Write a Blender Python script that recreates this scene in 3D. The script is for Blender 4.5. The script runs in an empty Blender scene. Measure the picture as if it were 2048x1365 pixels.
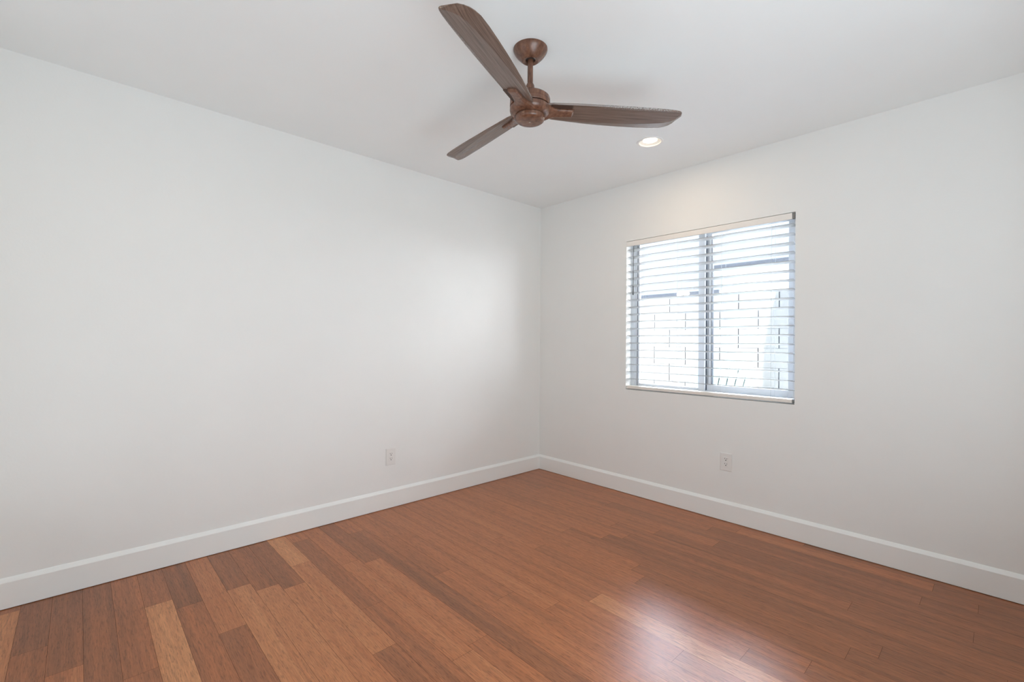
import bpy, bmesh, math, random
from mathutils import Vector, Matrix

# ------------------------------------------------------------------ scene, camera, light, exposure
SC = bpy.context.scene
COL = SC.collection
R = math.radians
H = 2.44                      # ceiling height
ROOM_X, ROOM_Y = 3.25, -3.60  # far corner of the room (behind the camera)
WALL_T = 0.15

SC.view_settings.view_transform = 'Standard'
SC.view_settings.look = 'None'
SC.view_settings.gamma = 1.0
SC.view_settings.use_curve_mapping = False
SC.view_settings.exposure = 0.09
SC.cycles.max_bounces = 14
SC.cycles.diffuse_bounces = 9
SC.cycles.glossy_bounces = 5
SC.cycles.transmission_bounces = 6
SC.cycles.transparent_max_bounces = 12
SC.cycles.sample_clamp_indirect = 6.0
SC.cycles.caustics_reflective = False
SC.cycles.caustics_refractive = False
SC.cycles.use_denoising = True

F_PX = 922.784
YAW, PITCH, ROLL = 0.8170023, 0.00320825, 0.00784534
CAM = Vector((2.97918, -3.15784, 1.17923))
cam_data = bpy.data.cameras.new('camera')
cam = bpy.data.objects.new('camera', cam_data)
COL.objects.link(cam)
cam_data.sensor_fit = 'HORIZONTAL'
cam_data.sensor_width = 36.0
cam_data.lens = 36.0 * F_PX / 2048.0
cam_data.clip_start = 0.02
cam_data.clip_end = 200
fw = Vector((-math.sin(YAW) * math.cos(PITCH), math.cos(YAW) * math.cos(PITCH), math.sin(PITCH)))
rt = Vector((math.cos(YAW), math.sin(YAW), 0))
up = rt.cross(fw)
r2 = rt * math.cos(ROLL) + up * math.sin(ROLL)
u2 = -rt * math.sin(ROLL) + up * math.cos(ROLL)
M = Matrix((r2, u2, -fw)).transposed().to_4x4()
M.translation = CAM
cam.matrix_world = M
SC.camera = cam

SIDE_GLOW = 29.0  # strength of the added sky patch that lights the left wall
world = bpy.data.worlds.new('sky')
SC.world = world
world.use_nodes = True
bg = world.node_tree.nodes['Background']
# hazy pale sky with an added bright patch, out of view, for the floor sheen
_nt = world.node_tree
_tc = _nt.nodes.new('ShaderNodeTexCoord')
_dot = _nt.nodes.new('ShaderNodeVectorMath'); _dot.operation = 'DOT_PRODUCT'
_cl = Vector((-0.54, 0.84, 0.66)).normalized()
_dot.inputs[1].default_value = _cl
_nt.links.new(_tc.outputs['Generated'], _dot.inputs[0])
_cr = _nt.nodes.new('ShaderNodeMapRange'); _cr.interpolation_type = 'SMOOTHSTEP'
_cr.inputs['From Min'].default_value = math.cos(R(19)); _cr.inputs['From Max'].default_value = math.cos(R(9))
_nt.links.new(_dot.outputs['Value'], _cr.inputs['Value'])
_mx = _nt.nodes.new('ShaderNodeMixRGB')
_mx.inputs['Color1'].default_value = (0.95, 1.10, 1.30, 1)
_mx.inputs['Color2'].default_value = (92.0, 108.0, 132.0, 1)
_nt.links.new(_cr.outputs['Result'], _mx.inputs['Fac'])
# added bright patch low in the sky, out of view, to light the left wall
_dot2 = _nt.nodes.new('ShaderNodeVectorMath'); _dot2.operation = 'DOT_PRODUCT'
_dot2.inputs[1].default_value = Vector((0.83, 0.55, 0.20)).normalized()
_nt.links.new(_tc.outputs['Generated'], _dot2.inputs[0])
_cr2 = _nt.nodes.new('ShaderNodeMapRange'); _cr2.interpolation_type = 'SMOOTHSTEP'
_cr2.inputs['From Min'].default_value = math.cos(R(34)); _cr2.inputs['From Max'].default_value = math.cos(R(18))
_nt.links.new(_dot2.outputs['Value'], _cr2.inputs['Value'])
_mx2 = _nt.nodes.new('ShaderNodeMixRGB')
_mx2.inputs['Color2'].default_value = (SIDE_GLOW, SIDE_GLOW * 1.03, SIDE_GLOW * 1.08, 1)
_nt.links.new(_cr2.outputs['Result'], _mx2.inputs['Fac'])
_nt.links.new(_mx.outputs['Color'], _mx2.inputs['Color1'])
_nt.links.new(_mx2.outputs['Color'], bg.inputs['Color'])
bg.inputs['Strength'].default_value = 1.08

def link_light(name, data, loc, direction):
    o = bpy.data.objects.new(name, data)
    COL.objects.link(o)
    o.location = loc
    o.rotation_euler = Vector(direction).to_track_quat('-Z', 'Y').to_euler()
    return o

sun = bpy.data.lights.new('sun', 'SUN')
sun.energy = 38.0
sun.angle = R(0.6)
sun.color = (1.0, 0.96, 0.90)
link_light('sun', sun, (4, -3, 6), (-0.70, 0.30, -1.10))

def fill_light(name, loc, direction, sx, sy, power, color):
    d = bpy.data.lights.new(name, 'AREA')
    d.shape = 'RECTANGLE'
    d.size, d.size_y = sx, sy
    d.energy = power
    d.color = color
    return link_light(name, d, loc, direction)

# unseen fill lights, added behind the camera, shining in through two added doorways
fill_light('hall_fill', (1.50, -4.10, 0.8), (0, 1, 1.6), 2.2, 1.8, 9, (0.86, 1.0, 1.09))
fill_light('passage_fill', (3.70, -2.50, 0.9), (-1, 0, 0.9), 1.6, 1.8, 40, (0.86, 1.0, 1.09))
fill_light('passage_fill_low', (3.70, -1.40, 0.5), (-1, 0, 3), 1.8, 0.8, 2, (0.86, 1.0, 1.10))

# ------------------------------------------------------------------ helpers
def mat(name, color, rough=0.5, spec=0.5, metallic=0.0):
    m = bpy.data.materials.new(name)
    m.use_nodes = True
    b = m.node_tree.nodes['Principled BSDF']
    b.inputs['Base Color'].default_value = (*color, 1)
    b.inputs['Roughness'].default_value = rough
    b.inputs['Specular IOR Level'].default_value = spec
    b.inputs['Metallic'].default_value = metallic
    return m

def nodes_of(m):
    nt = m.node_tree
    return nt, nt.nodes['Principled BSDF']

class MB:
    """collects shapes into one mesh"""
    def __init__(self):
        self.bm = bmesh.new()

    def box(self, x0, x1, y0, y1, z0, z1, mi=0, mtx=None):
        vs = []
        for x in (x0, x1):
            for y in (y0, y1):
                for z in (z0, z1):
                    p = Vector((x, y, z))
                    vs.append(self.bm.verts.new(mtx @ p if mtx else p))
        idx = ((0, 1, 3, 2), (4, 6, 7, 5), (0, 4, 5, 1), (2, 3, 7, 6), (0, 2, 6, 4), (1, 5, 7, 3))
        for f in idx:
            fc = self.bm.faces.new([vs[i] for i in f])
            fc.material_index = mi
        return self

    def prism(self, pts, axis, a0, a1, mi=0, mtx=None):
        """polygon pts (2d) extruded along axis between a0 and a1"""
        def put(p, a):
            v = {'x': (a, p[0], p[1]), 'y': (p[0], a, p[1]), 'z': (p[0], p[1], a)}[axis]
            v = Vector(v)
            return mtx @ v if mtx else v
        A = [self.bm.verts.new(put(p, a0)) for p in pts]
        B = [self.bm.verts.new(put(p, a1)) for p in pts]
        n = len(pts)
        fs = [self.bm.faces.new(A[::-1]), self.bm.faces.new(B)]
        for i in range(n):
            fs.append(self.bm.faces.new((A[i], A[(i + 1) % n], B[(i + 1) % n], B[i])))
        for f in fs:
            f.material_index = mi
        return self

    def lathe(self, prof, seg=48, center=(0, 0), cap0=True, cap1=True, mi=0):
        """profile of (r, z) revolved about the vertical through center"""
        rings = []
        for r, z in prof:
            rings.append([self.bm.verts.new((center[0] + r * math.cos(2 * math.pi * i / seg),
                                             center[1] + r * math.sin(2 * math.pi * i / seg), z)) for i in range(seg)])
        for a, b in zip(rings, rings[1:]):
            for i in range(seg):
                f = self.bm.faces.new((a[i], a[(i + 1) % seg], b[(i + 1) % seg], b[i]))
                f.material_index = mi
        if cap0:
            self.bm.faces.new(rings[0][::-1]).material_index = mi
        if cap1:
            self.bm.faces.new(rings[-1]).material_index = mi
        return self

    def tube(self, p0, p1, r, seg=12, r1=None, mi=0):
        p0, p1 = Vector(p0), Vector(p1)
        q = (p1 - p0).to_track_quat('Z', 'Y')
        r1 = r if r1 is None else r1
        A = [self.bm.verts.new(p0 + q @ Vector((r * math.cos(2 * math.pi * i / seg), r * math.sin(2 * math.pi * i / seg), 0))) for i in range(seg)]
        B = [self.bm.verts.new(p1 + q @ Vector((r1 * math.cos(2 * math.pi * i / seg), r1 * math.sin(2 * math.pi * i / seg), 0))) for i in range(seg)]
        self.bm.faces.new(A[::-1]).material_index = mi
        self.bm.faces.new(B).material_index = mi
        for i in range(seg):
            self.bm.faces.new((A[i], A[(i + 1) % seg], B[(i + 1) % seg], B[i])).material_index = mi
        return self

    def build(self, name, mats, parent=None, bevel=0.0, smooth=False, seg=2, loc=None):
        bmesh.ops.recalc_face_normals(self.bm, faces=self.bm.faces)
        me = bpy.data.meshes.new(name)
        if loc is not None:
            bmesh.ops.translate(self.bm, verts=self.bm.verts, vec=-Vector(loc))
        self.bm.to_mesh(me)
        self.bm.free()
        o = bpy.data.objects.new(name, me)
        COL.objects.link(o)
        for m in (mats if isinstance(mats, (list, tuple)) else [mats]):
            me.materials.append(m)
        if loc is not None:
            o.location = loc
        if parent is not None:
            o.parent = parent
        if bevel:
            md = o.modifiers.new('bevel', 'BEVEL')
            md.width = bevel
            md.segments = seg
            md.limit_method = 'ANGLE'
            md.angle_limit = R(40)
        if smooth:
            for p in me.polygons:
                p.use_smooth = True
            md = o.modifiers.new('split', 'EDGE_SPLIT')
            md.split_angle = R(38)
        return o

def empty(name, loc=(0, 0, 0), rz=0.0):
    o = bpy.data.objects.new(name, None)
    COL.objects.link(o)
    o.location = loc
    o.rotation_euler = (0, 0, rz)
    o.empty_display_size = 0.1
    return o

def tag(o, label, cat, group=None):
    o['label'] = label
    o['category'] = cat
    if group:
        o['group'] = group
    return o

def struct(o):
    o['kind'] = 'structure'
    return o

def part(mb, name, m, root, **k):
    """part given in world coordinates, parented to a root without moving"""
    o = mb.build(name, m, None, **k)
    o.parent = root
    inv = (Matrix.Translation(root.location) @ root.rotation_euler.to_matrix().to_4x4()).inverted()
    o.matrix_parent_inverse = inv
    return o

def copy_thing(o):
    c = o.copy()
    COL.objects.link(c)
    for ch in [x for x in bpy.data.objects if x.parent is o]:
        d = ch.copy()
        COL.objects.link(d)
        d.parent = c
        for g in [x for x in bpy.data.objects if x.parent is ch]:
            e = g.copy()
            COL.objects.link(e)
            e.parent = d
    return c

# ------------------------------------------------------------------ materials
def wall_paint(name, color, bump=0.12):
    m = mat(name, color, 0.62, 0.35)
    nt, b = nodes_of(m)
    tc = nt.nodes.new('ShaderNodeTexCoord')
    n1 = nt.nodes.new('ShaderNodeTexNoise'); n1.inputs['Scale'].default_value = 95; n1.inputs['Detail'].default_value = 3
    n2 = nt.nodes.new('ShaderNodeTexNoise'); n2.inputs['Scale'].default_value = 3.0; n2.inputs['Detail'].default_value = 4
    nt.links.new(tc.outputs['Object'], n1.inputs['Vector'])
    nt.links.new(tc.outputs['Object'], n2.inputs['Vector'])
    bp = nt.nodes.new('ShaderNodeBump'); bp.inputs['Strength'].default_value = bump; bp.inputs['Distance'].default_value = 0.002
    nt.links.new(n1.outputs['Fac'], bp.inputs['Height'])
    nt.links.new(bp.outputs['Normal'], b.inputs['Normal'])
    rp = nt.nodes.new('ShaderNodeMapRange')
    rp.inputs['From Min'].default_value = 0.3; rp.inputs['From Max'].default_value = 0.7
    rp.inputs['To Min'].default_value = 0.985; rp.inputs['To Max'].default_value = 1.0
    nt.links.new(n2.outputs['Fac'], rp.inputs['Value'])
    mx = nt.nodes.new('ShaderNodeMixRGB'); mx.blend_type = 'MULTIPLY'; mx.inputs['Fac'].default_value = 1
    mx.inputs['Color1'].default_value = (*color, 1)
    nt.links.new(rp.outputs['Result'], mx.inputs['Color2'])
    nt.links.new(mx.outputs['Color'], b.inputs['Base Color'])
    return m

M_WALL = wall_paint('white_wall_paint', (0.836, 0.838, 0.822))
M_CEIL = wall_paint('white_ceiling_paint', (0.88, 0.905, 0.905), 0.08)
M_TRIM = mat('white_trim_paint', (0.86, 0.87, 0.855), 0.35, 0.5)
M_VINYL = mat('white_vinyl', (0.80, 0.82, 0.85), 0.4, 0.5)
M_VINYL_GREY = mat('grey_seal', (0.05, 0.06, 0.08), 0.5, 0.4)
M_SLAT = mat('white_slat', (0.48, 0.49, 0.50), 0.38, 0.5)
M_VALANCE = mat('ivory_white_valance', (0.84, 0.81, 0.77), 0.45, 0.4)
M_RAIL = mat('warm_white_rail', (0.84, 0.80, 0.74), 0.45, 0.4)
M_CORD = mat('pale_cord', (0.62, 0.65, 0.68), 0.8, 0.2)
M_WAND = mat('grey_wand', (0.09, 0.095, 0.10), 0.25, 0.5)
M_GAP_SHADE = mat('end_gap_shade', (0.22, 0.215, 0.205), 0.7, 0.2)  # dark tone for the shade in gaps at the blind's right ends
M_PLATE = mat('white_plate_plastic', (0.79, 0.78, 0.76), 0.35, 0.5)
M_SLOT = mat('outlet_slot', (0.03, 0.03, 0.03), 0.6, 0.2)
M_LAMPTRIM = mat('white_lamp_trim', (0.86, 0.86, 0.85), 0.4, 0.4)
M_SUBFLOOR = mat('plank_gap', (0.07, 0.032, 0.018), 0.7, 0.2)
M_STUCCO = mat('white_stucco', (0.86, 0.85, 0.83), 0.9, 0.1)
M_FASCIA = mat('blue_grey_fascia', (0.042, 0.05, 0.065), 0.6, 0.3)
M_BLOCK = mat('pale_block', (0.22, 0.22, 0.218), 0.95, 0.05)
M_MORTAR = mat('block_joint', (0.05, 0.057, 0.07), 0.95, 0.05)
M_GROUND = mat('pale_gravel_ground', (0.84, 0.88, 0.90), 0.95, 0.05)
M_CHAIR = mat('pale_aqua_chair_paint', (0.135, 0.18, 0.185), 0.6, 0.3)
M_SLAT_GAP_SHADE = mat('slat_gap_shade', (0.02, 0.04, 0.045), 0.7, 0.2)  # dark tone for the shade between the chair's back slats
M_LEAF = mat('dark_green_foliage', (0.05, 0.11, 0.04), 0.8, 0.2)
M_FLOOD = mat('white_floodlight', (0.9, 0.88, 0.86), 0.4, 0.4)

# clear window glass
M_GLASS = bpy.data.materials.new('clear_glass')
M_GLASS.use_nodes = True
nt = M_GLASS.node_tree
nt.nodes.clear()
out = nt.nodes.new('ShaderNodeOutputMaterial')
tr = nt.nodes.new('ShaderNodeBsdfTransparent'); tr.inputs['Color'].default_value = (0.985, 0.992, 0.996, 1)
gl = nt.nodes.new('ShaderNodeBsdfGlossy'); gl.inputs['Roughness'].default_value = 0.02
lw = nt.nodes.new('ShaderNodeLayerWeight'); lw.inputs['Blend'].default_value = 0.5
pw = nt.nodes.new('ShaderNodeMath'); pw.operation = 'POWER'; pw.inputs[1].default_value = 5.0
nt.links.new(lw.outputs['Facing'], pw.inputs[0])
fr = nt.nodes.new('ShaderNodeMath'); fr.operation = 'MULTIPLY_ADD'; fr.inputs[1].default_value = 0.96; fr.inputs[2].default_value = 0.035
nt.links.new(pw.outputs[0], fr.inputs[0])
mx = nt.nodes.new('ShaderNodeMixShader')
nt.links.new(fr.outputs[0], mx.inputs['Fac'])
nt.links.new(tr.outputs['BSDF'], mx.inputs[1])
nt.links.new(gl.outputs['BSDF'], mx.inputs[2])
nt.links.new(mx.outputs['Shader'], out.inputs['Surface'])

# lamp lens
M_LENS = bpy.data.materials.new('glowing_lens')
M_LENS.use_nodes = True
nt, b = nodes_of(M_LENS)
b.inputs['Base Color'].default_value = (0.9, 0.9, 0.88, 1)
b.inputs['Emission Color'].default_value = (1.0, 0.80, 0.50, 1)
b.inputs['Emission Strength'].default_value = 10.0

# wood planks: each plank carries a tone and random offset in a face attribute
M_FLOOR = mat('reddish_brown_strand_planks', (0.3, 0.12, 0.06), 0.30, 0.36)
nt, b = nodes_of(M_FLOOR)
b.inputs['IOR'].default_value = 1.5
at = nt.nodes.new('ShaderNodeAttribute'); at.attribute_name = 'plank'
sep = nt.nodes.new('ShaderNodeSeparateColor')
nt.links.new(at.outputs['Color'], sep.inputs['Color'])
tc = nt.nodes.new('ShaderNodeTexCoord')
comb = nt.nodes.new('ShaderNodeCombineXYZ')
sc1 = nt.nodes.new('ShaderNodeMath'); sc1.operation = 'MULTIPLY'; sc1.inputs[1].default_value = 37.0
nt.links.new(sep.outputs['Green'], sc1.inputs[0])
nt.links.new(sc1.outputs[0], comb.inputs['X']); nt.links.new(sc1.outputs[0], comb.inputs['Z'])
addv = nt.nodes.new('ShaderNodeVectorMath'); addv.operation = 'ADD'
nt.links.new(tc.outputs['Object'], addv.inputs[0]); nt.links.new(comb.outputs[0], addv.inputs[1])
def grain(scale, detail, rough, lo, hi, fmin=0.3, fmax=0.7):
    mp = nt.nodes.new('ShaderNodeMapping'); mp.inputs['Scale'].default_value = scale
    nt.links.new(addv.outputs[0], mp.inputs['Vector'])
    n = nt.nodes.new('ShaderNodeTexNoise'); n.inputs['Scale'].default_value = 1.0
    n.inputs['Detail'].default_value = detail; n.inputs['Roughness'].default_value = rough
    nt.links.new(mp.outputs[0], n.inputs['Vector'])
    r = nt.nodes.new('ShaderNodeMapRange')
    r.inputs['From Min'].default_value = fmin; r.inputs['From Max'].default_value = fmax
    r.inputs['To Min'].default_value = lo; r.inputs['To Max'].default_value = hi
    nt.links.new(n.outputs['Fac'], r.inputs['Value'])
    return n, r
n_band, r_band = grain((0.9, 34, 1), 3, 0.55, -0.16, 0.16)       # bands along the plank
n_fine, r_fine = grain((14, 300, 1), 4, 0.7, 0.74, 1.24)          # fine strands
n_pore, r_pore = grain((26, 210, 1), 2, 0.6, 0.70, 1.03, 0.32, 0.47)  # short dark flecks
tone = nt.nodes.new('ShaderNodeMath'); tone.operation = 'ADD'
nt.links.new(sep.outputs['Red'], tone.inputs[0]); nt.links.new(r_band.outputs[0], tone.inputs[1])
ramp = nt.nodes.new('ShaderNodeValToRGB')
cr = ramp.color_ramp
cr.elements[0].position = 0.0; cr.elements[0].color = (0.225, 0.090, 0.042, 1)
cr.elements[1].position = 1.0; cr.elements[1].color = (0.560, 0.250, 0.110, 1)
e = cr.elements.new(0.45); e.color = (0.410, 0.148, 0.060, 1)
nt.links.new(tone.outputs[0], ramp.inputs['Fac'])
m1 = nt.nodes.new('ShaderNodeMixRGB'); m1.blend_type = 'MULTIPLY'; m1.inputs['Fac'].default_value = 1
m2 = nt.nodes.new('ShaderNodeMixRGB'); m2.blend_type = 'MULTIPLY'; m2.inputs['Fac'].default_value = 1
nt.links.new(ramp.outputs['Color'], m1.inputs['Color1']); nt.links.new(r_fine.outputs[0], m1.inputs['Color2'])
nt.links.new(m1.outputs['Color'], m2.inputs['Color1']); nt.links.new(r_pore.outputs[0], m2.inputs['Color2'])
nt.links.new(m2.outputs['Color'], b.inputs['Base Color'])
bp = nt.nodes.new('ShaderNodeBump'); bp.inputs['Strength'].default_value = 0.10; bp.inputs['Distance'].default_value = 0.001
nt.links.new(n_fine.outputs['Fac'], bp.inputs['Height']); nt.links.new(bp.outputs['Normal'], b.inputs['Normal'])

# fan wood
def fan_wood(name, dark, light, scale):
    m = mat(name, light, 0.27, 0.5)
    nt, b = nodes_of(m)
    tc = nt.nodes.new('ShaderNodeTexCoord')
    mp = nt.nodes.new('ShaderNodeMapping'); mp.inputs['Scale'].default_value = scale
    nt.links.new(tc.outputs['Object'], mp.inputs['Vector'])
    n = nt.nodes.new('ShaderNodeTexNoise'); n.inputs['Scale'].default_value = 1; n.inputs['Detail'].default_value = 5; n.inputs['Roughness'].default_value = 0.65
    nt.links.new(mp.outputs[0], n.inputs['Vector'])
    rp = nt.nodes.new('ShaderNodeValToRGB')
    rp.color_ramp.elements[0].position = 0.32; rp.color_ramp.elements[0].color = (*dark, 1)
    rp.color_ramp.elements[1].position = 0.68; rp.color_ramp.elements[1].color = (*light, 1)
    nt.links.new(n.outputs['Fac'], rp.inputs['Fac'])
    nt.links.new(rp.outputs['Color'], b.inputs['Base Color'])
    bp = nt.nodes.new('ShaderNodeBump'); bp.inputs['Strength'].default_value = 0.25; bp.inputs['Distance'].default_value = 0.001
    nt.links.new(n.outputs['Fac'], bp.inputs['Height']); nt.links.new(bp.outputs['Normal'], b.inputs['Normal'])
    return m
def worn_edge(m):
    nt, b = nodes_of(m)
    src = b.inputs['Base Color'].links[0].from_socket
    tc = nt.nodes.new('ShaderNodeTexCoord')
    sp = nt.nodes.new('ShaderNodeSeparateXYZ'); nt.links.new(tc.outputs['Object'], sp.inputs[0])
    e = nt.nodes.new('ShaderNodeMapRange'); e.interpolation_type = 'SMOOTHSTEP'
    e.inputs['From Min'].default_value = -0.026; e.inputs['From Max'].default_value = -0.046
    nt.links.new(sp.outputs['Y'], e.inputs['Value'])
    x = nt.nodes.new('ShaderNodeMapRange'); x.interpolation_type = 'SMOOTHSTEP'
    x.inputs['From Min'].default_value = 0.22; x.inputs['From Max'].default_value = 0.50
    nt.links.new(sp.outputs['X'], x.inputs['Value'])
    n = nt.nodes.new('ShaderNodeTexNoise'); n.inputs['Scale'].default_value = 260; n.inputs['Detail'].default_value = 3
    nt.links.new(tc.outputs['Object'], n.inputs['Vector'])
    r = nt.nodes.new('ShaderNodeMapRange'); r.inputs['From Min'].default_value = 0.44; r.inputs['From Max'].default_value = 0.60
    nt.links.new(n.outputs['Fac'], r.inputs['Value'])
    k = nt.nodes.new('ShaderNodeMath'); k.operation = 'MULTIPLY'
    nt.links.new(e.outputs[0], k.inputs[0]); nt.links.new(x.outputs[0], k.inputs[1])
    k2 = nt.nodes.new('ShaderNodeMath'); k2.operation = 'MULTIPLY'
    nt.links.new(k.outputs[0], k2.inputs[0]); nt.links.new(r.outputs[0], k2.inputs[1])
    mx = nt.nodes.new('ShaderNodeMixRGB'); mx.inputs['Color2'].default_value = (0.42, 0.40, 0.38, 1)
    nt.links.new(k2.outputs[0], mx.inputs['Fac']); nt.links.new(src, mx.inputs['Color1'])
    nt.links.new(mx.outputs[0], b.inputs['Base Color'])
    return m
M_BLADE = fan_wood('walnut_blade', (0.088, 0.058, 0.045), (0.215, 0.148, 0.116), (5, 170, 60))
worn_edge(M_BLADE)
M_HUB = fan_wood('walnut_housing', (0.085, 0.036, 0.021), (0.215, 0.100, 0.060), (60, 60, 14))
M_FANDARK = mat('fan_gap', (0.03, 0.02, 0.016), 0.6, 0.3)

# ------------------------------------------------------------------ room shell
def wall_with_hole(name, axis, a0, a1, t0, t1, z0, z1, hole, m):
    """box wall along axis ('x' or 'y') with one rectangular opening"""
    h0, h1, hz0, hz1 = hole
    mb = MB()
    def bx(u0, u1, w0, w1):
        if axis == 'x':
            mb.box(u0, u1, t0, t1, w0, w1)
        else:
            mb.box(t0, t1, u0, u1, w0, w1)
    bx(a0, h0, z0, z1); bx(h1, a1, z0, z1)
    if hz0 > z0:
        bx(h0, h1, z0, hz0)
    bx(h0, h1, hz1, z1)
    bmesh.ops.remove_doubles(mb.bm, verts=mb.bm.verts, dist=1e-5)
    # drop the inner faces shared by neighbouring boxes
    seen = {}
    for f in list(mb.bm.faces):
        key = tuple(sorted(v.index for v in f.verts))
        seen.setdefault(key, []).append(f)
    return struct(mb.build(name, m))

WX0, WX1, WZ0, WZ1 = 0.934, 2.115, 0.816, 1.986
wall_with_hole('wall_right', 'x', -WALL_T, ROOM_X + WALL_T, 0.0, WALL_T, -0.05, H, (WX0, WX1, WZ0, WZ1), M_WALL)
struct(MB().box(-WALL_T, 0, ROOM_Y - WALL_T, 0.0, -0.05, H).build('wall_left', M_WALL))
wall_with_hole('wall_front', 'x', 0.0, ROOM_X + WALL_T, ROOM_Y - WALL_T, ROOM_Y, -0.05, H, (0.45, 2.55, -0.05, 2.2), M_WALL)
wall_with_hole('wall_back', 'y', ROOM_Y, 0.0, ROOM_X, ROOM_X + WALL_T, -0.05, H, (-3.30, -0.40, -0.05, 2.2), M_WALL)  # both unseen doorways are added to let the fill lights in
# adjoining hall beyond the doorways, unseen, added to enclose the fill lights
hall = MB()
hall.box(-0.2, 4.6, -4.85, -4.75, -0.05, H)
hall.box(-0.2, -0.1, -4.75, ROOM_Y - WALL_T, -0.05, H)
struct(hall.build('wall_hall', M_WALL))
struct(MB().box(4.5, 4.6, -4.75, 0.15, -0.05, H).box(ROOM_X + WALL_T, 4.5, 0.05, 0.15, -0.05, H).build('wall_passage', M_WALL))

# ceiling with the round cut-out of the downlight
LAMP = (1.464, -0.566)
LAMP2 = (1.464, -2.98)
LR = 0.066
def ceiling():
    mb = MB(); bm = mb.bm
    s = 0.12
    xs = [-0.3, LAMP[0] - s, LAMP[0] + s, 4.7]
    ys = [-4.95, LAMP2[1] - s, LAMP2[1] + s, LAMP[1] - s, LAMP[1] + s, 0.25]
    holes = {(1, 1): LAMP2, (1, 3): LAMP}
    for i in range(len(xs) - 1):
        for j in range(len(ys) - 1):
            x0, x1, y0, y1 = xs[i], xs[i + 1], ys[j], ys[j + 1]
            if (i, j) in holes:
                cx, cy = holes[(i, j)]
                N = 48
                inner, outer, top = [], [], []
                for k in range(N):
                    a = 2 * math.pi * k / N
                    c, sn = math.cos(a), math.sin(a)
                    q = s / max(abs(c), abs(sn))
                    inner.append(bm.verts.new((cx + LR * c, cy + LR * sn, H)))
                    outer.append(bm.verts.new((cx + q * c, cy + q * sn, H)))
                    top.append(bm.verts.new((cx + LR * c, cy + LR * sn, H + 0.10)))
                for k in range(N):
                    l = (k + 1) % N
                    bm.faces.new((inner[k], inner[l], outer[l], outer[k]))
                    bm.faces.new((inner[k], top[k], top[l], inner[l]))
            else:
                bm.faces.new([bm.verts.new(p) for p in ((x0, y0, H), (x1, y0, H), (x1, y1, H), (x0, y1, H))])
    mb.box(-0.3, 4.7, -4.95, 0.25, H + 0.12, H + 0.16)
    return struct(mb.build('ceiling', M_CEIL))
ceiling()
struct(MB().box(-0.6, 5.0, -5.3, 0.30, H + 0.16, H + 0.28).build('roof', M_STUCCO))

# baseboards with an eased top
BT, BH = 0.014, 0.134
PROF = [(0, 0.003), (BT, 0.003), (BT, BH - 0.019), (BT - 0.0015, BH - 0.016), (0.0045, BH - 0.003), (0.002, BH), (0, BH)]
mb = MB(); mb.prism([(p[0], p[1]) for p in PROF], 'y', ROOM_Y, 0.0)
struct(mb.build('baseboard_left', M_TRIM))
mb = MB(); mb.prism([(-p[0], p[1]) for p in PROF], 'x', 0.0, ROOM_X)
struct(mb.build('baseboard_right', M_TRIM))
mb = MB(); mb.prism([(ROOM_X - p[0], p[1]) for p in PROF], 'y', -0.40, 0.0)
mb.prism([(ROOM_X - p[0], p[1]) for p in PROF], 'y', ROOM_Y, -3.30)
struct(mb.build('baseboard_back', M_TRIM))
mb = MB(); mb.prism([(ROOM_Y + p[0], p[1]) for p in PROF], 'x', 0.0, 0.45)
mb.prism([(ROOM_Y + p[0], p[1]) for p in PROF], 'x', 2.55, ROOM_X)
struct(mb.build('baseboard_front', M_TRIM))

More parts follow.
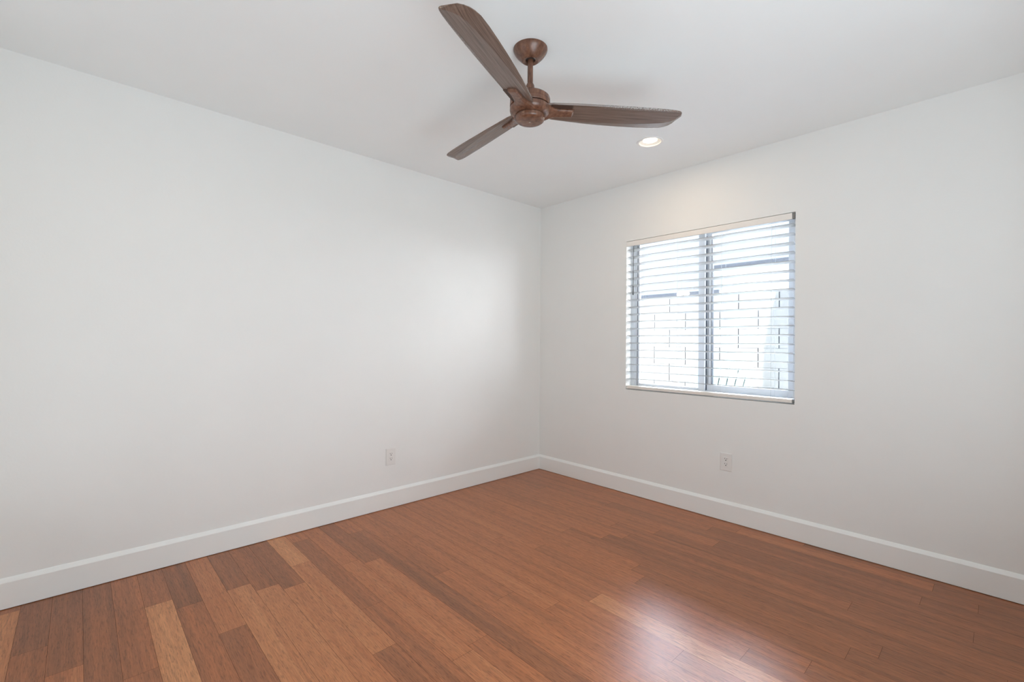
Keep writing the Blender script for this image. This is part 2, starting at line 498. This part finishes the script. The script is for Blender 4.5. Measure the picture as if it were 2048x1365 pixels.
# floor: planks run parallel to the window wall
def floor():
    rnd = random.Random(11)
    pitch, y_ref = 0.0991, -2.938
    spec = {   # row: [(end of plank in x, tone), ...] for the planks that stand out; far-right tones also carry the light falloff
        -5: [(0.06, 0.25), (1.1, 0.72)],
        -4: [(0.47, 0.10), (1.4, 0.20)],
        -3: [(0.70, 0.17), (1.6, 0.45)],
        -2: [(1.25, 0.18)],
        -1: [(0.9, 0.27), (2.0, 0.30)],
        0: [(0.401, 0.26), (1.55, 0.92)],
        1: [(0.505, 0.10), (1.6, 0.34)],
        2: [(0.832, 0.52), (2.0, 0.27)],
        3: [(0.482, 0.20), (1.75, 0.66)],
        4: [(0.577, 0.17), (1.9, 0.66)],
        5: [(0.647, 0.16), (1.95, 0.55)],
        6: [(0.440, 0.88), (1.360, 0.62), (2.5, 0.22)],
        7: [(0.15, 0.36), (1.053, 0.24), (1.9, 0.28)],
        8: [(0.60, 0.42), (1.590, 0.55), (2.6, 0.58)],
        9: [(0.660, 0.22), (1.560, 0.48), (2.4, 0.42)],
        10: [(0.250, 0.38), (2.05, 0.18)],
        11: [(1.02, 0.34), (2.3, 0.42)],
        12: [(1.397, 0.36), (2.4, 0.40)],
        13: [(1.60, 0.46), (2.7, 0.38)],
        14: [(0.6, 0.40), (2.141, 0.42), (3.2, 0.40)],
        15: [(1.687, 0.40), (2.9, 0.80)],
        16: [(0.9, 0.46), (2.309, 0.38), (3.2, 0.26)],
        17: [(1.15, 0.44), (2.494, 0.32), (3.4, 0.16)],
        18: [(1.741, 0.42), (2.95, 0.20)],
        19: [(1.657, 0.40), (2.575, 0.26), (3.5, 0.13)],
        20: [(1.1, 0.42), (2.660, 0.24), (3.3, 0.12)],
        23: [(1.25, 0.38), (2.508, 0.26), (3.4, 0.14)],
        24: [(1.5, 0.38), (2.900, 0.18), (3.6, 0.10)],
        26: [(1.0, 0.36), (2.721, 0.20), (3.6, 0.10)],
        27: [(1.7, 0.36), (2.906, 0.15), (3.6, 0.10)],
    }
    mb = MB(); bm = mb.bm
    lay = bm.loops.layers.float_color.new('plank')
    x_max, y_min, y_max = 4.5, -4.75, 0.05
    g = 0.00045
    k = math.floor((y_min - y_ref) / pitch)
    while y_ref + k * pitch < y_max:
        y0, y1 = max(y_ref + k * pitch, y_min), min(y_ref + (k + 1) * pitch, y_max)
        segs = list(spec.get(k, []))
        x = segs[-1][0] if segs else rnd.uniform(0.3, 1.5)
        if not segs:
            segs.append((x, rnd.uniform(0.32, 0.44)))
        while x < x_max:
            x += rnd.uniform(0.9, 1.8)
            t = rnd.uniform(0.30, 0.44) if x < 2.9 or k < 13 else rnd.uniform(0.10, 0.22)  # planks at the far right toned darker to imitate the falloff of light
            segs.append((min(x, x_max), t))
        xa = -0.02
        for xb, t in segs:
            w = rnd.random()
            vs = [bm.verts.new((px, py, 0)) for px, py in ((xa + g, y0 + g), (xb - g, y0 + g), (xb - g, y1 - g), (xa + g, y1 - g))]
            f = bm.faces.new(vs)
            for l in f.loops:
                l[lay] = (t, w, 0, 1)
            xa = xb
        k += 1
    mb.box(-0.05, x_max, y_min, y_max, -0.03, -0.0012, mi=1)
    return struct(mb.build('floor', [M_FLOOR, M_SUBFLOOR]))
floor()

# ------------------------------------------------------------------ window
win = struct(empty('window_1', (1.5245, 0.10, WZ0)))
FY0, FY1 = 0.075, 0.135
fr_ = MB()
fr_.box(WX0, WX0 + 0.030, FY0, FY1, WZ0, WZ1)
fr_.box(WX1 - 0.030, WX1, FY0, FY1, WZ0, WZ1)
fr_.box(WX0 + 0.030, WX1 - 0.030, FY0, FY1, WZ0, WZ0 + 0.030)
fr_.box(WX0 + 0.030, WX1 - 0.030, FY0, FY1, WZ1 - 0.012, WZ1)
part(fr_, 'frame', M_VINYL, win, bevel=0.002)
def sash(name, x0, x1, y0, y1, z0, z1, wl, wr, wb, wt):
    s = MB()
    s.box(x0, x0 + wl, y0, y1, z0, z1); s.box(x1 - wr, x1, y0, y1, z0, z1)
    s.box(x0 + wl, x1 - wr, y0, y1, z0, z0 + wb); s.box(x0 + wl, x1 - wr, y0, y1, z1 - wt, z1)
    o = part(s, name, M_VINYL, win, bevel=0.002)
    p = MB().box(x0 + wl, x1 - wr, (y0 + y1) / 2 - 0.002, (y0 + y1) / 2 + 0.002, z0 + wb, z1 - wt)
    gq = p.build('pane', M_GLASS)
    gq.parent = o
    return o
sash('sash', WX0 + 0.030, 1.527, 0.080, 0.102, WZ0 + 0.028, WZ1 - 0.011, 0.040, 0.046, 0.022, 0.016)
sash('sash', 1.500, WX1 - 0.030, 0.106, 0.130, WZ0 + 0.028, WZ1 - 0.011, 0.066, 0.036, 0.046, 0.016)
# dark seals in the meeting stile and beside the left sash
sl = MB()
sl.box(1.5285, 1.5325, 0.0995, 0.1075, WZ0 + 0.035, WZ1 - 0.04)
sl.box(1.540, 1.543, 0.1045, 0.1075, WZ0 + 0.075, WZ1 - 0.065)
sl.box(1.5655, 1.5690, 0.103, 0.131, WZ0 + 0.075, WZ1 - 0.066)
sl.box(WX0 + 0.052, WX0 + 0.0555, 0.0775, 0.0815, WZ0 + 0.03, WZ1 - 0.03)
part(sl, 'weather_seal', M_VINYL_GREY, win)

# ------------------------------------------------------------------ blind
blind = tag(empty('window_blind', (1.524, 0.035, WZ1)), 'white horizontal slatted blind, half open, hanging in the window', 'blind')
BX0, BX1 = 0.9385, 2.1045
v = MB()
v.box(WX0 + 0.001, 2.0985, -0.006, 0.004, 1.9435, 1.9815)
part(v, 'valance', M_VALANCE, blind, bevel=0.002)
part(MB().box(2.1000, 2.1125, -0.004, 0.010, 1.9455, 1.9815), 'valance_gap_shade', M_GAP_SHADE, blind, bevel=0.001)  # dark block stands in for the shaded gap at the valance end
part(MB().box(WX0 + 0.003, 2.110, 0.012, 0.060, 1.957, 1.982), 'headrail', M_SLAT, blind)
SL_N, SL_P, SL_Z = 19, 0.0564, 1.9185
TILT = R(8.0)
def slat_mesh():
    s = MB()
    n = 6
    w, th, crown = 0.057, 0.0026, 0.0010
    pts_t, pts_b = [], []
    for i in range(n + 1):
        a = i / n
        y = w * a
        z = crown * 4 * a * (1 - a)
        pts_t.append((y, z + th / 2)); pts_b.append((y, z - th / 2))
    s.prism(pts_t + pts_b[::-1], 'x', BX0, BX1)
    return s
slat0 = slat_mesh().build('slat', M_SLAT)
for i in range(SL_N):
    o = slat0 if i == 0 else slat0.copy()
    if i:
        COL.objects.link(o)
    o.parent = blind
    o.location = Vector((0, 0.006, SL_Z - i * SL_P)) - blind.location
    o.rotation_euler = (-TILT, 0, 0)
rail = MB()
rail.box(BX0, 2.1000, 0.001, 0.058, 0.8245, 0.8465)
part(rail, 'bottom_rail', M_RAIL, blind, bevel=0.003)
part(MB().box(2.1000, 2.1085, 0.003, 0.056, 0.8225, 0.8465), 'rail_gap_shade', M_GAP_SHADE, blind, bevel=0.002)  # dark block in place of the shaded gap beside the bottom rail
for x in (1.045, 1.358, 1.674, 1.982):
    c = MB()
    c.tube((x, 0.0035, 0.846), (x, 0.0035, 1.942), 0.0008, 6)
    c.tube((x + 0.002, 0.0685, 0.846), (x + 0.002, 0.0685, 1.942), 0.0008, 6)
    part(c, 'ladder_cord', M_CORD, blind)
w_ = MB()
w_.tube((1.0035, -0.010, 1.938), (1.0025, -0.011, 1.625), 0.0030, 10)
w_.tube((1.0025, -0.011, 1.625), (1.0022, -0.011, 1.557), 0.0044, 10, 0.0050)
w_.tube((1.0035, 0.004, 1.944), (1.0035, -0.010, 1.938), 0.0014, 8)
part(w_, 'tilt_wand', M_WAND, blind, smooth=True)

# ------------------------------------------------------------------ electrical outlets
def outlet(name, label):
    """built facing -y around the origin of its own Empty"""
    root = empty(name)
    p = MB()
    W, Hh, T = 0.0395, 0.0600, 0.006
    p.prism([(-W, -Hh), (W, -Hh), (W, Hh), (-W, Hh)], 'y', 0.0, -0.0025)
    p.prism([(-W + .003, -Hh + .003), (W - .003, -Hh + .003), (W - .003, Hh - .003), (-W + .003, Hh - .003)], 'y', -0.0025, -T)
    part(p, 'cover_plate', M_PLATE, root, bevel=0.0015)
    rc = MB()
    rc.box(-0.0165, 0.0165, -0.0075, -T, -0.0335, 0.0335)
    r_ = part(rc, 'receptacle', M_PLATE, root, bevel=0.0015)
    for dz in (0.0175, -0.0165):
        s = MB()
        s.box(-0.0078, -0.0052, -0.0078, -0.0072, dz + 0.002, dz + 0.0095)
        s.box(0.0052, 0.0078, -0.0078, -0.0072, dz + 0.002, dz + 0.0085)
        q = 0.0034
        s.prism([(q * math.cos(a * math.pi / 6), dz - 0.0055 + q * math.sin(a * math.pi / 6)) for a in range(12)], 'y', -0.0072, -0.0078)
        so = s.build('socket_slots', M_SLOT)
        so.parent = r_
    tag(root, label, 'outlet', 'wall outlets')
    return root
o1 = outlet('electrical_outlet', 'white duplex outlet low on the wall under the window')
o1.location = (1.7145, 0, 0.3925)
o2 = copy_thing(o1)
o2.location = (0, -1.536, 0.3615)
o2.rotation_euler = (0, 0, R(90))
o2['label'] = 'white duplex outlet low on the long windowless left wall'

# ------------------------------------------------------------------ recessed downlights
def downlight(xy, label):
    root = empty('recessed_light', (xy[0], xy[1], H))
    t = MB()
    t.lathe([(0.0645, H + 0.004), (0.0635, H - 0.002), (0.068, H - 0.0048), (0.078, H - 0.0036), (0.0805, H), (0.0805, H + 0.0005)], 64, xy, False, False)
    part(t, 'trim_ring', M_LAMPTRIM, root, smooth=True)
    c = MB()
    c.lathe([(0.0640, H + 0.0020), (0.058, H + 0.0050), (0.0435, H + 0.0105)], 64, xy, False, False)
    part(c, 'baffle', M_LAMPTRIM, root, smooth=True)
    l = MB()
    l.lathe([(0.0437, H + 0.0103), (0.03, H + 0.0090), (0.001, H + 0.0085)], 64, xy, False, True)
    part(l, 'lens', M_LENS, root)
    d = bpy.data.lights.new('lamp_glow', 'AREA')
    d.shape = 'DISK'
    d.size = 0.085
    d.energy = 2.5
    d.color = (1.0, 0.76, 0.52)
    o = bpy.data.objects.new('lamp_glow', d)
    COL.objects.link(o)
    o.location = (0, 0, -0.0065)
    o.parent = root
    tag(root, label, 'light', 'recessed ceiling lights')
    return root
downlight(LAMP, 'round white recessed ceiling light, lit, near the window wall')
downlight(LAMP2, 'round white recessed ceiling light, lit, on the camera side of the fan')

# ------------------------------------------------------------------ ceiling fan
AX = (1.584, -1.753)
fan = tag(empty('ceiling_fan', (AX[0], AX[1], H)), 'dark wood three-bladed fan hanging from the white ceiling', 'ceiling fan')
c = MB()
c.lathe([(0.0735, 2.440), (0.0735, 2.4365), (0.0722, 2.431), (0.0675, 2.4225), (0.0590, 2.411), (0.0490, 2.4005), (0.0385, 2.3915), (0.0345, 2.3885), (0.0320, 2.3885),
         (0.0215, 2.3915), (0.0205, 2.3935), (0.0195, 2.402)], 64, AX, True, False)
canopy = part(c, 'canopy', M_HUB, fan, smooth=True)
part(MB().lathe([(0.0205, 2.401), (0.019, 2.397), (0.013, 2.393)], 32, AX, False, False), 'hanger_ball', M_FANDARK, fan, smooth=True)
part(MB().tube((AX[0], AX[1], 2.262), (AX[0], AX[1], 2.415), 0.0118, 24), 'downrod', M_HUB, fan, smooth=True)
part(MB().lathe([(0.0135, 2.292), (0.0175, 2.284), (0.0205, 2.268), (0.0215, 2.232)], 32, AX), 'coupling', M_HUB, fan, smooth=True)
mh = MB()
mh.lathe([(0.066, 2.2365), (0.078, 2.233), (0.0845, 2.2275), (0.0862, 2.2235), (0.0862, 2.2105), (0.0850, 2.2095), (0.0850, 2.2080), (0.0866, 2.2070), (0.0868, 2.1935), (0.0855, 2.1915), (0.082, 2.191)], 64, AX)
part(mh, 'motor_housing', M_HUB, fan, smooth=True)
part(MB().lathe([(0.080, 2.1915), (0.080, 2.1850)], 48, AX), 'housing_gap', M_FANDARK, fan, smooth=True)
rh = MB()
rh.lathe([(0.082, 2.1860), (0.0865, 2.1850), (0.0868, 2.1740), (0.0850, 2.1680), (0.0790, 2.1600), (0.0700, 2.1545), (0.0640, 2.1530)], 64, AX)
part(rh, 'rotor_hub', M_HUB, fan, smooth=True)
part(MB().lathe([(0.0595, 2.1545), (0.0595, 2.1505)], 48, AX), 'cap_gap', M_FANDARK, fan, smooth=True)
cp = MB()
cp.lathe([(0.0600, 2.1515), (0.0625, 2.1500), (0.0625, 2.1400), (0.0605, 2.1335), (0.0560, 2.1300), (0.0460, 2.1280), (0.0200, 2.1268), (0.0060, 2.1265)], 64, AX)
cap = part(cp, 'switch_cap', M_HUB, fan, smooth=True)
st = MB()
st.lathe([(0.0040, 2.1268), (0.0042, 2.1255), (0.0026, 2.1250), (0.0018, 2.1262)], 20, AX, False, True)
sto = part(st, 'cap_screw', mat('steel_screw', (0.5, 0.47, 0.44), 0.3, 0.5, 0.9), fan, smooth=True)

def blade_mesh():
    """blade along +x, y = counter-clockwise edge, lofted in sections with a creased facet"""
    st_ = [  # x, y of clockwise edge, y of counter-clockwise edge
        (0.072, -0.042, 0.044), (0.100, -0.0455, 0.0525), (0.16, -0.0475, 0.0600), (0.24, -0.0480, 0.0705), (0.32, -0.0480, 0.0785), (0.40, -0.0475, 0.0835),
        (0.48, -0.0460, 0.0868), (0.55, -0.0440, 0.0878), (0.60, -0.0415, 0.0850), (0.625, -0.0395, 0.0775), (0.640, -0.0375, 0.0680), (0.652, -0.0350, 0.0540),
        (0.660, -0.0310, 0.0360), (0.6645, -0.0255, 0.0160), (0.6665, -0.0180, -0.0020)]
    mb = MB(); bm = mb.bm
    th = 0.0085
    rows = []
    for x, a, b_ in st_:
        # crease of the lower facet, wandering from the ccw edge to the middle of the tip
        f = min(1.0, max(0.0, (x - 0.14) / 0.50))
        cz = b_ - 0.006 - 0.046 * f
        cz = max(min(cz, b_ - 0.004), a + 0.008)
        e1 = 0.005
        lift = 0.0015 + 0.24 * (b_ - cz)          # facet rises towards the ccw edge
        low = [(a, 0.0012), (a + e1, -th / 2 + 0.0010), (cz, -th / 2), (b_, -th / 2 + lift)]
        topz = th / 2
        upp = [(b_, max(topz, -th / 2 + lift + 0.002)), (cz, topz), (a + e1, topz), (a, 0.003)]
        rows.append([bm.verts.new((x, y, z)) for y, z in low + upp])
    n = len(rows[0])
    for A, B in zip(rows, rows[1:]):
        for i in range(n):
            bm.faces.new((A[i], A[(i + 1) % n], B[(i + 1) % n], B[i]))
    bm.faces.new(rows[0]); bm.faces.new(rows[-1][::-1])
    return mb

def arm_mesh():
    """blade holder: broad web under the blade root, then a raised tongue with a beveled end"""
    mb = MB(); bm = mb.bm
    secs = [  # x, half width, z bottom, z top
        (0.050, 0.050, -0.0220, -0.002), (0.070, 0.0440, -0.0215, -0.002), (0.085, 0.0345, -0.0195, -0.002), (0.100, 0.0270, -0.0175, -0.002), (0.118, 0.0225, -0.0160, -0.002),
        (0.150, 0.0205, -0.0150, -0.002), (0.182, 0.0205, -0.0145, -0.002), (0.190, 0.0195, -0.0065, -0.002)]
    rows = []
    for x, w, zb, zt in secs:
        rows.append([bm.verts.new(p) for p in ((x, -w, zt), (x, -w, zb * 0.75), (x, -w * 0.72, zb), (x, w * 0.72, zb), (x, w, zb * 0.75), (x, w, zt))])
    n = 6
    for A, B in zip(rows, rows[1:]):
        for i in range(n):
            bm.faces.new((A[i], A[(i + 1) % n], B[(i + 1) % n], B[i]))
    bm.faces.new(rows[0]); bm.faces.new(rows[-1][::-1])
    return mb

blade0 = blade_mesh().build('blade', M_BLADE, bevel=0.0012)
arm0 = arm_mesh().build('blade_arm', M_HUB, bevel=0.0015)
slot0 = MB().box(0.088, 0.180, -0.0430, -0.0225, -0.0062, -0.0040).build('blade_recess_shade', mat('recess_shade', (0.065, 0.036, 0.026), 0.5, 0.3))  # flat dark strip stands in for the shaded recess at the blade root
for k, a in enumerate((51.6, 172.0, -67.6)):
    b_ = blade0 if k == 0 else blade0.copy()
    ar = arm0 if k == 0 else arm0.copy()
    so = slot0 if k == 0 else slot0.copy()
    if k:
        for q in (b_, ar, so):
            COL.objects.link(q)
    b_.parent = fan
    b_.location = (0, 0, 2.180 - H)
    b_.rotation_euler = Matrix.Rotation(R(a), 3, 'Z').to_4x4().to_3x3().__matmul__(Matrix.Rotation(R(-13), 3, 'X')).to_euler()
    ar.parent = b_
    so.parent = b_

# ------------------------------------------------------------------ outside the window
struct(MB().box(-16, 12, 0.15, 22, -0.2, 0.0).build('ground', M_GROUND))

def block_fence():
    mb = MB()
    y0 = 2.14
    mb.box(-6.0, 6.0, y0 + 0.010, y0 + 0.16, 0, 1.752, mi=1)
    rh_, bw, g = 0.2075, 0.4065, 0.0055
    top = 1.762
    row = 0
    z1 = top
    while z1 > 0.02:
        z0 = max(z1 - rh_, 0.0)
        off = 0.0 if row % 2 == 1 else 0.5 * bw
        x = -0.038 + off - 15 * bw
        while x < 6.0:
            mb.box(max(x + g, -6), min(x + bw - g, 6), y0, y0 + 0.17, z0 + 0.0015, z1 - 0.0015)
            x += bw
        z1 -= rh_
        row += 1
    o = mb.build('block_fence', [M_BLOCK, M_MORTAR])
    return tag(o, 'pale concrete block fence seen through the window slats', 'fence')
block_fence()

# neighbouring houses over the fence
nb = tag(empty('neighbour_house', (-3.4, 9.5, 0)), 'low house with a blue-grey fascia beyond the fence, behind the left pane', 'house', 'houses beyond the fence')
part(MB().box(-5.2, -1.95, 8.065, 11.5, 0, 2.34), 'wall', M_STUCCO, nb)
part(MB().box(-5.5, -1.69, 8.00, 8.06, 2.30, 2.485), 'fascia', M_FASCIA, nb)
part(MB().box(-5.5, -1.69, 8.06, 11.9, 2.34, 2.47), 'roof', M_STUCCO, nb)
nc = tag(empty('neighbour_house', (-0.8, 9.5, 0)), 'taller white house with a blue-grey fascia beyond the fence, behind the right pane', 'house', 'houses beyond the fence')
part(MB().box(-1.62, 3.0, 8.065, 12.0, 0, 2.96), 'wall', M_STUCCO, nc)
part(MB().box(-1.98, 3.3, 8.00, 8.06, 2.945, 3.075), 'fascia', M_FASCIA, nc)
part(MB().box(-1.98, 3.3, 8.06, 12.3, 2.97, 3.06), 'roof', M_STUCCO, nc)

fl = part(MB().box(-2.56, -2.50, 7.955, 8.0, 2.41, 2.47), 'flood_light', M_FLOOD, nb)
fl['label'] = 'white twin-head flood light'
for sx in (-1, 1):
    t = MB()
    cx = -2.53 + sx * 0.085
    t.tube((cx, 7.985, 2.44), (cx + sx * 0.01, 7.86, 2.425), 0.042, 16, 0.060)
    h = t.build('lamp_head', M_FLOOD, smooth=True)
    h.parent = fl

# garden chair with a fanned slat back
CH = Vector((1.02, 1.40, 0.0))
ch = tag(empty('adirondack_chair', CH, R(-4)), 'pale aqua garden chair with a fanned slat back, outside by the fence', 'chair')
def put(mb, name, m):
    o = mb.build(name, m, None, bevel=0.004)
    o.parent = ch
    return o
n_sl = 7
lean = Matrix.Translation((0, 0.0, 0.30)) @ Matrix.Rotation(R(-22), 4, 'X')
for i in range(n_sl):
    t = (i - (n_sl - 1) / 2) / ((n_sl - 1) / 2)
    ang = R(6.5) * t
    ln = 0.79 - 0.15 * t * t
    x0 = t * 0.192
    mtx = lean @ Matrix.Translation((x0, 0, 0)) @ Matrix.Rotation(ang, 4, 'Y')
    s = MB()
    hw0, hw1 = 0.0270, 0.0385
    c0 = 0.012 * (1 if t > 0 else -1 if t < 0 else 0)
    s.prism([(-hw0, 0), (hw0, 0), (hw1, ln - 0.012 - max(c0, 0) * 2.2), (hw1 * 0.3, ln), (-hw1 * 0.3, ln), (-hw1, ln - 0.012 + min(c0, 0) * 2.2)], 'y', -0.011, 0.011, mtx=mtx)
    put(s, 'back_slat', M_CHAIR)
put(MB().prism([(-0.20, 0.05), (0.20, 0.05), (0.245, 0.58), (-0.245, 0.58)], 'y', 0.012, 0.026, mtx=lean), 'back_gap_shade', M_SLAT_GAP_SHADE)  # added dark sheet gives the slat gaps their shade
for i in range(5):
    y = -0.02 - i * 0.098
    put(MB().box(-0.26, 0.26, y - 0.088, y, 0.295 + 0.018 * i, 0.317 + 0.018 * i), 'seat_slat', M_CHAIR)
for sx in (-1, 1):
    put(MB().box(sx * 0.33 - 0.07, sx * 0.33 + 0.07, -0.62, 0.12, 0.545, 0.567), 'armrest', M_CHAIR)
    put(MB().box(sx * 0.29 - 0.012, sx * 0.29 + 0.012, -0.56, -0.47, 0.0, 0.545), 'leg', M_CHAIR)
    put(MB().prism([(-0.52, 0.36), (-0.52, 0.27), (0.36, 0.0), (0.44, 0.0), (0.0, 0.30)], 'x', sx * 0.272 - 0.011, sx * 0.272 + 0.011), 'leg', M_CHAIR)
    put(MB().box(sx * 0.29 - 0.011, sx * 0.29 + 0.011, 0.06, 0.10, 0.20, 0.545), 'arm_support', M_CHAIR)

# slender evergreen, added unseen to stand in for whatever shades the fence
ev = tag(empty('shadow_evergreen', (2.36, 1.85, 0)), 'slender dark green columnar evergreen, added unseen right of the window to shade the fence', 'tree')
rnd = random.Random(4)
fo = MB()
prof = [(0.09, 0.12), (0.16, 0.35), (0.18, 0.8), (0.18, 1.5), (0.18, 2.4), (0.175, 2.8), (0.155, 3.05), (0.12, 3.25), (0.07, 3.38), (0.01, 3.45)]
fo.lathe(prof, 28, (2.36, 1.85))
for vv in fo.bm.verts:
    j = 0.010
    vv.co += Vector((rnd.uniform(-j, j), rnd.uniform(-j, j), rnd.uniform(-j, j)))
part(fo, 'foliage', M_LEAF, ev)
part(MB().tube((2.36, 1.85, 0), (2.36, 1.85, 0.2), 0.03, 10), 'trunk', mat('bark', (0.12, 0.08, 0.05), 0.9, 0.1), ev)
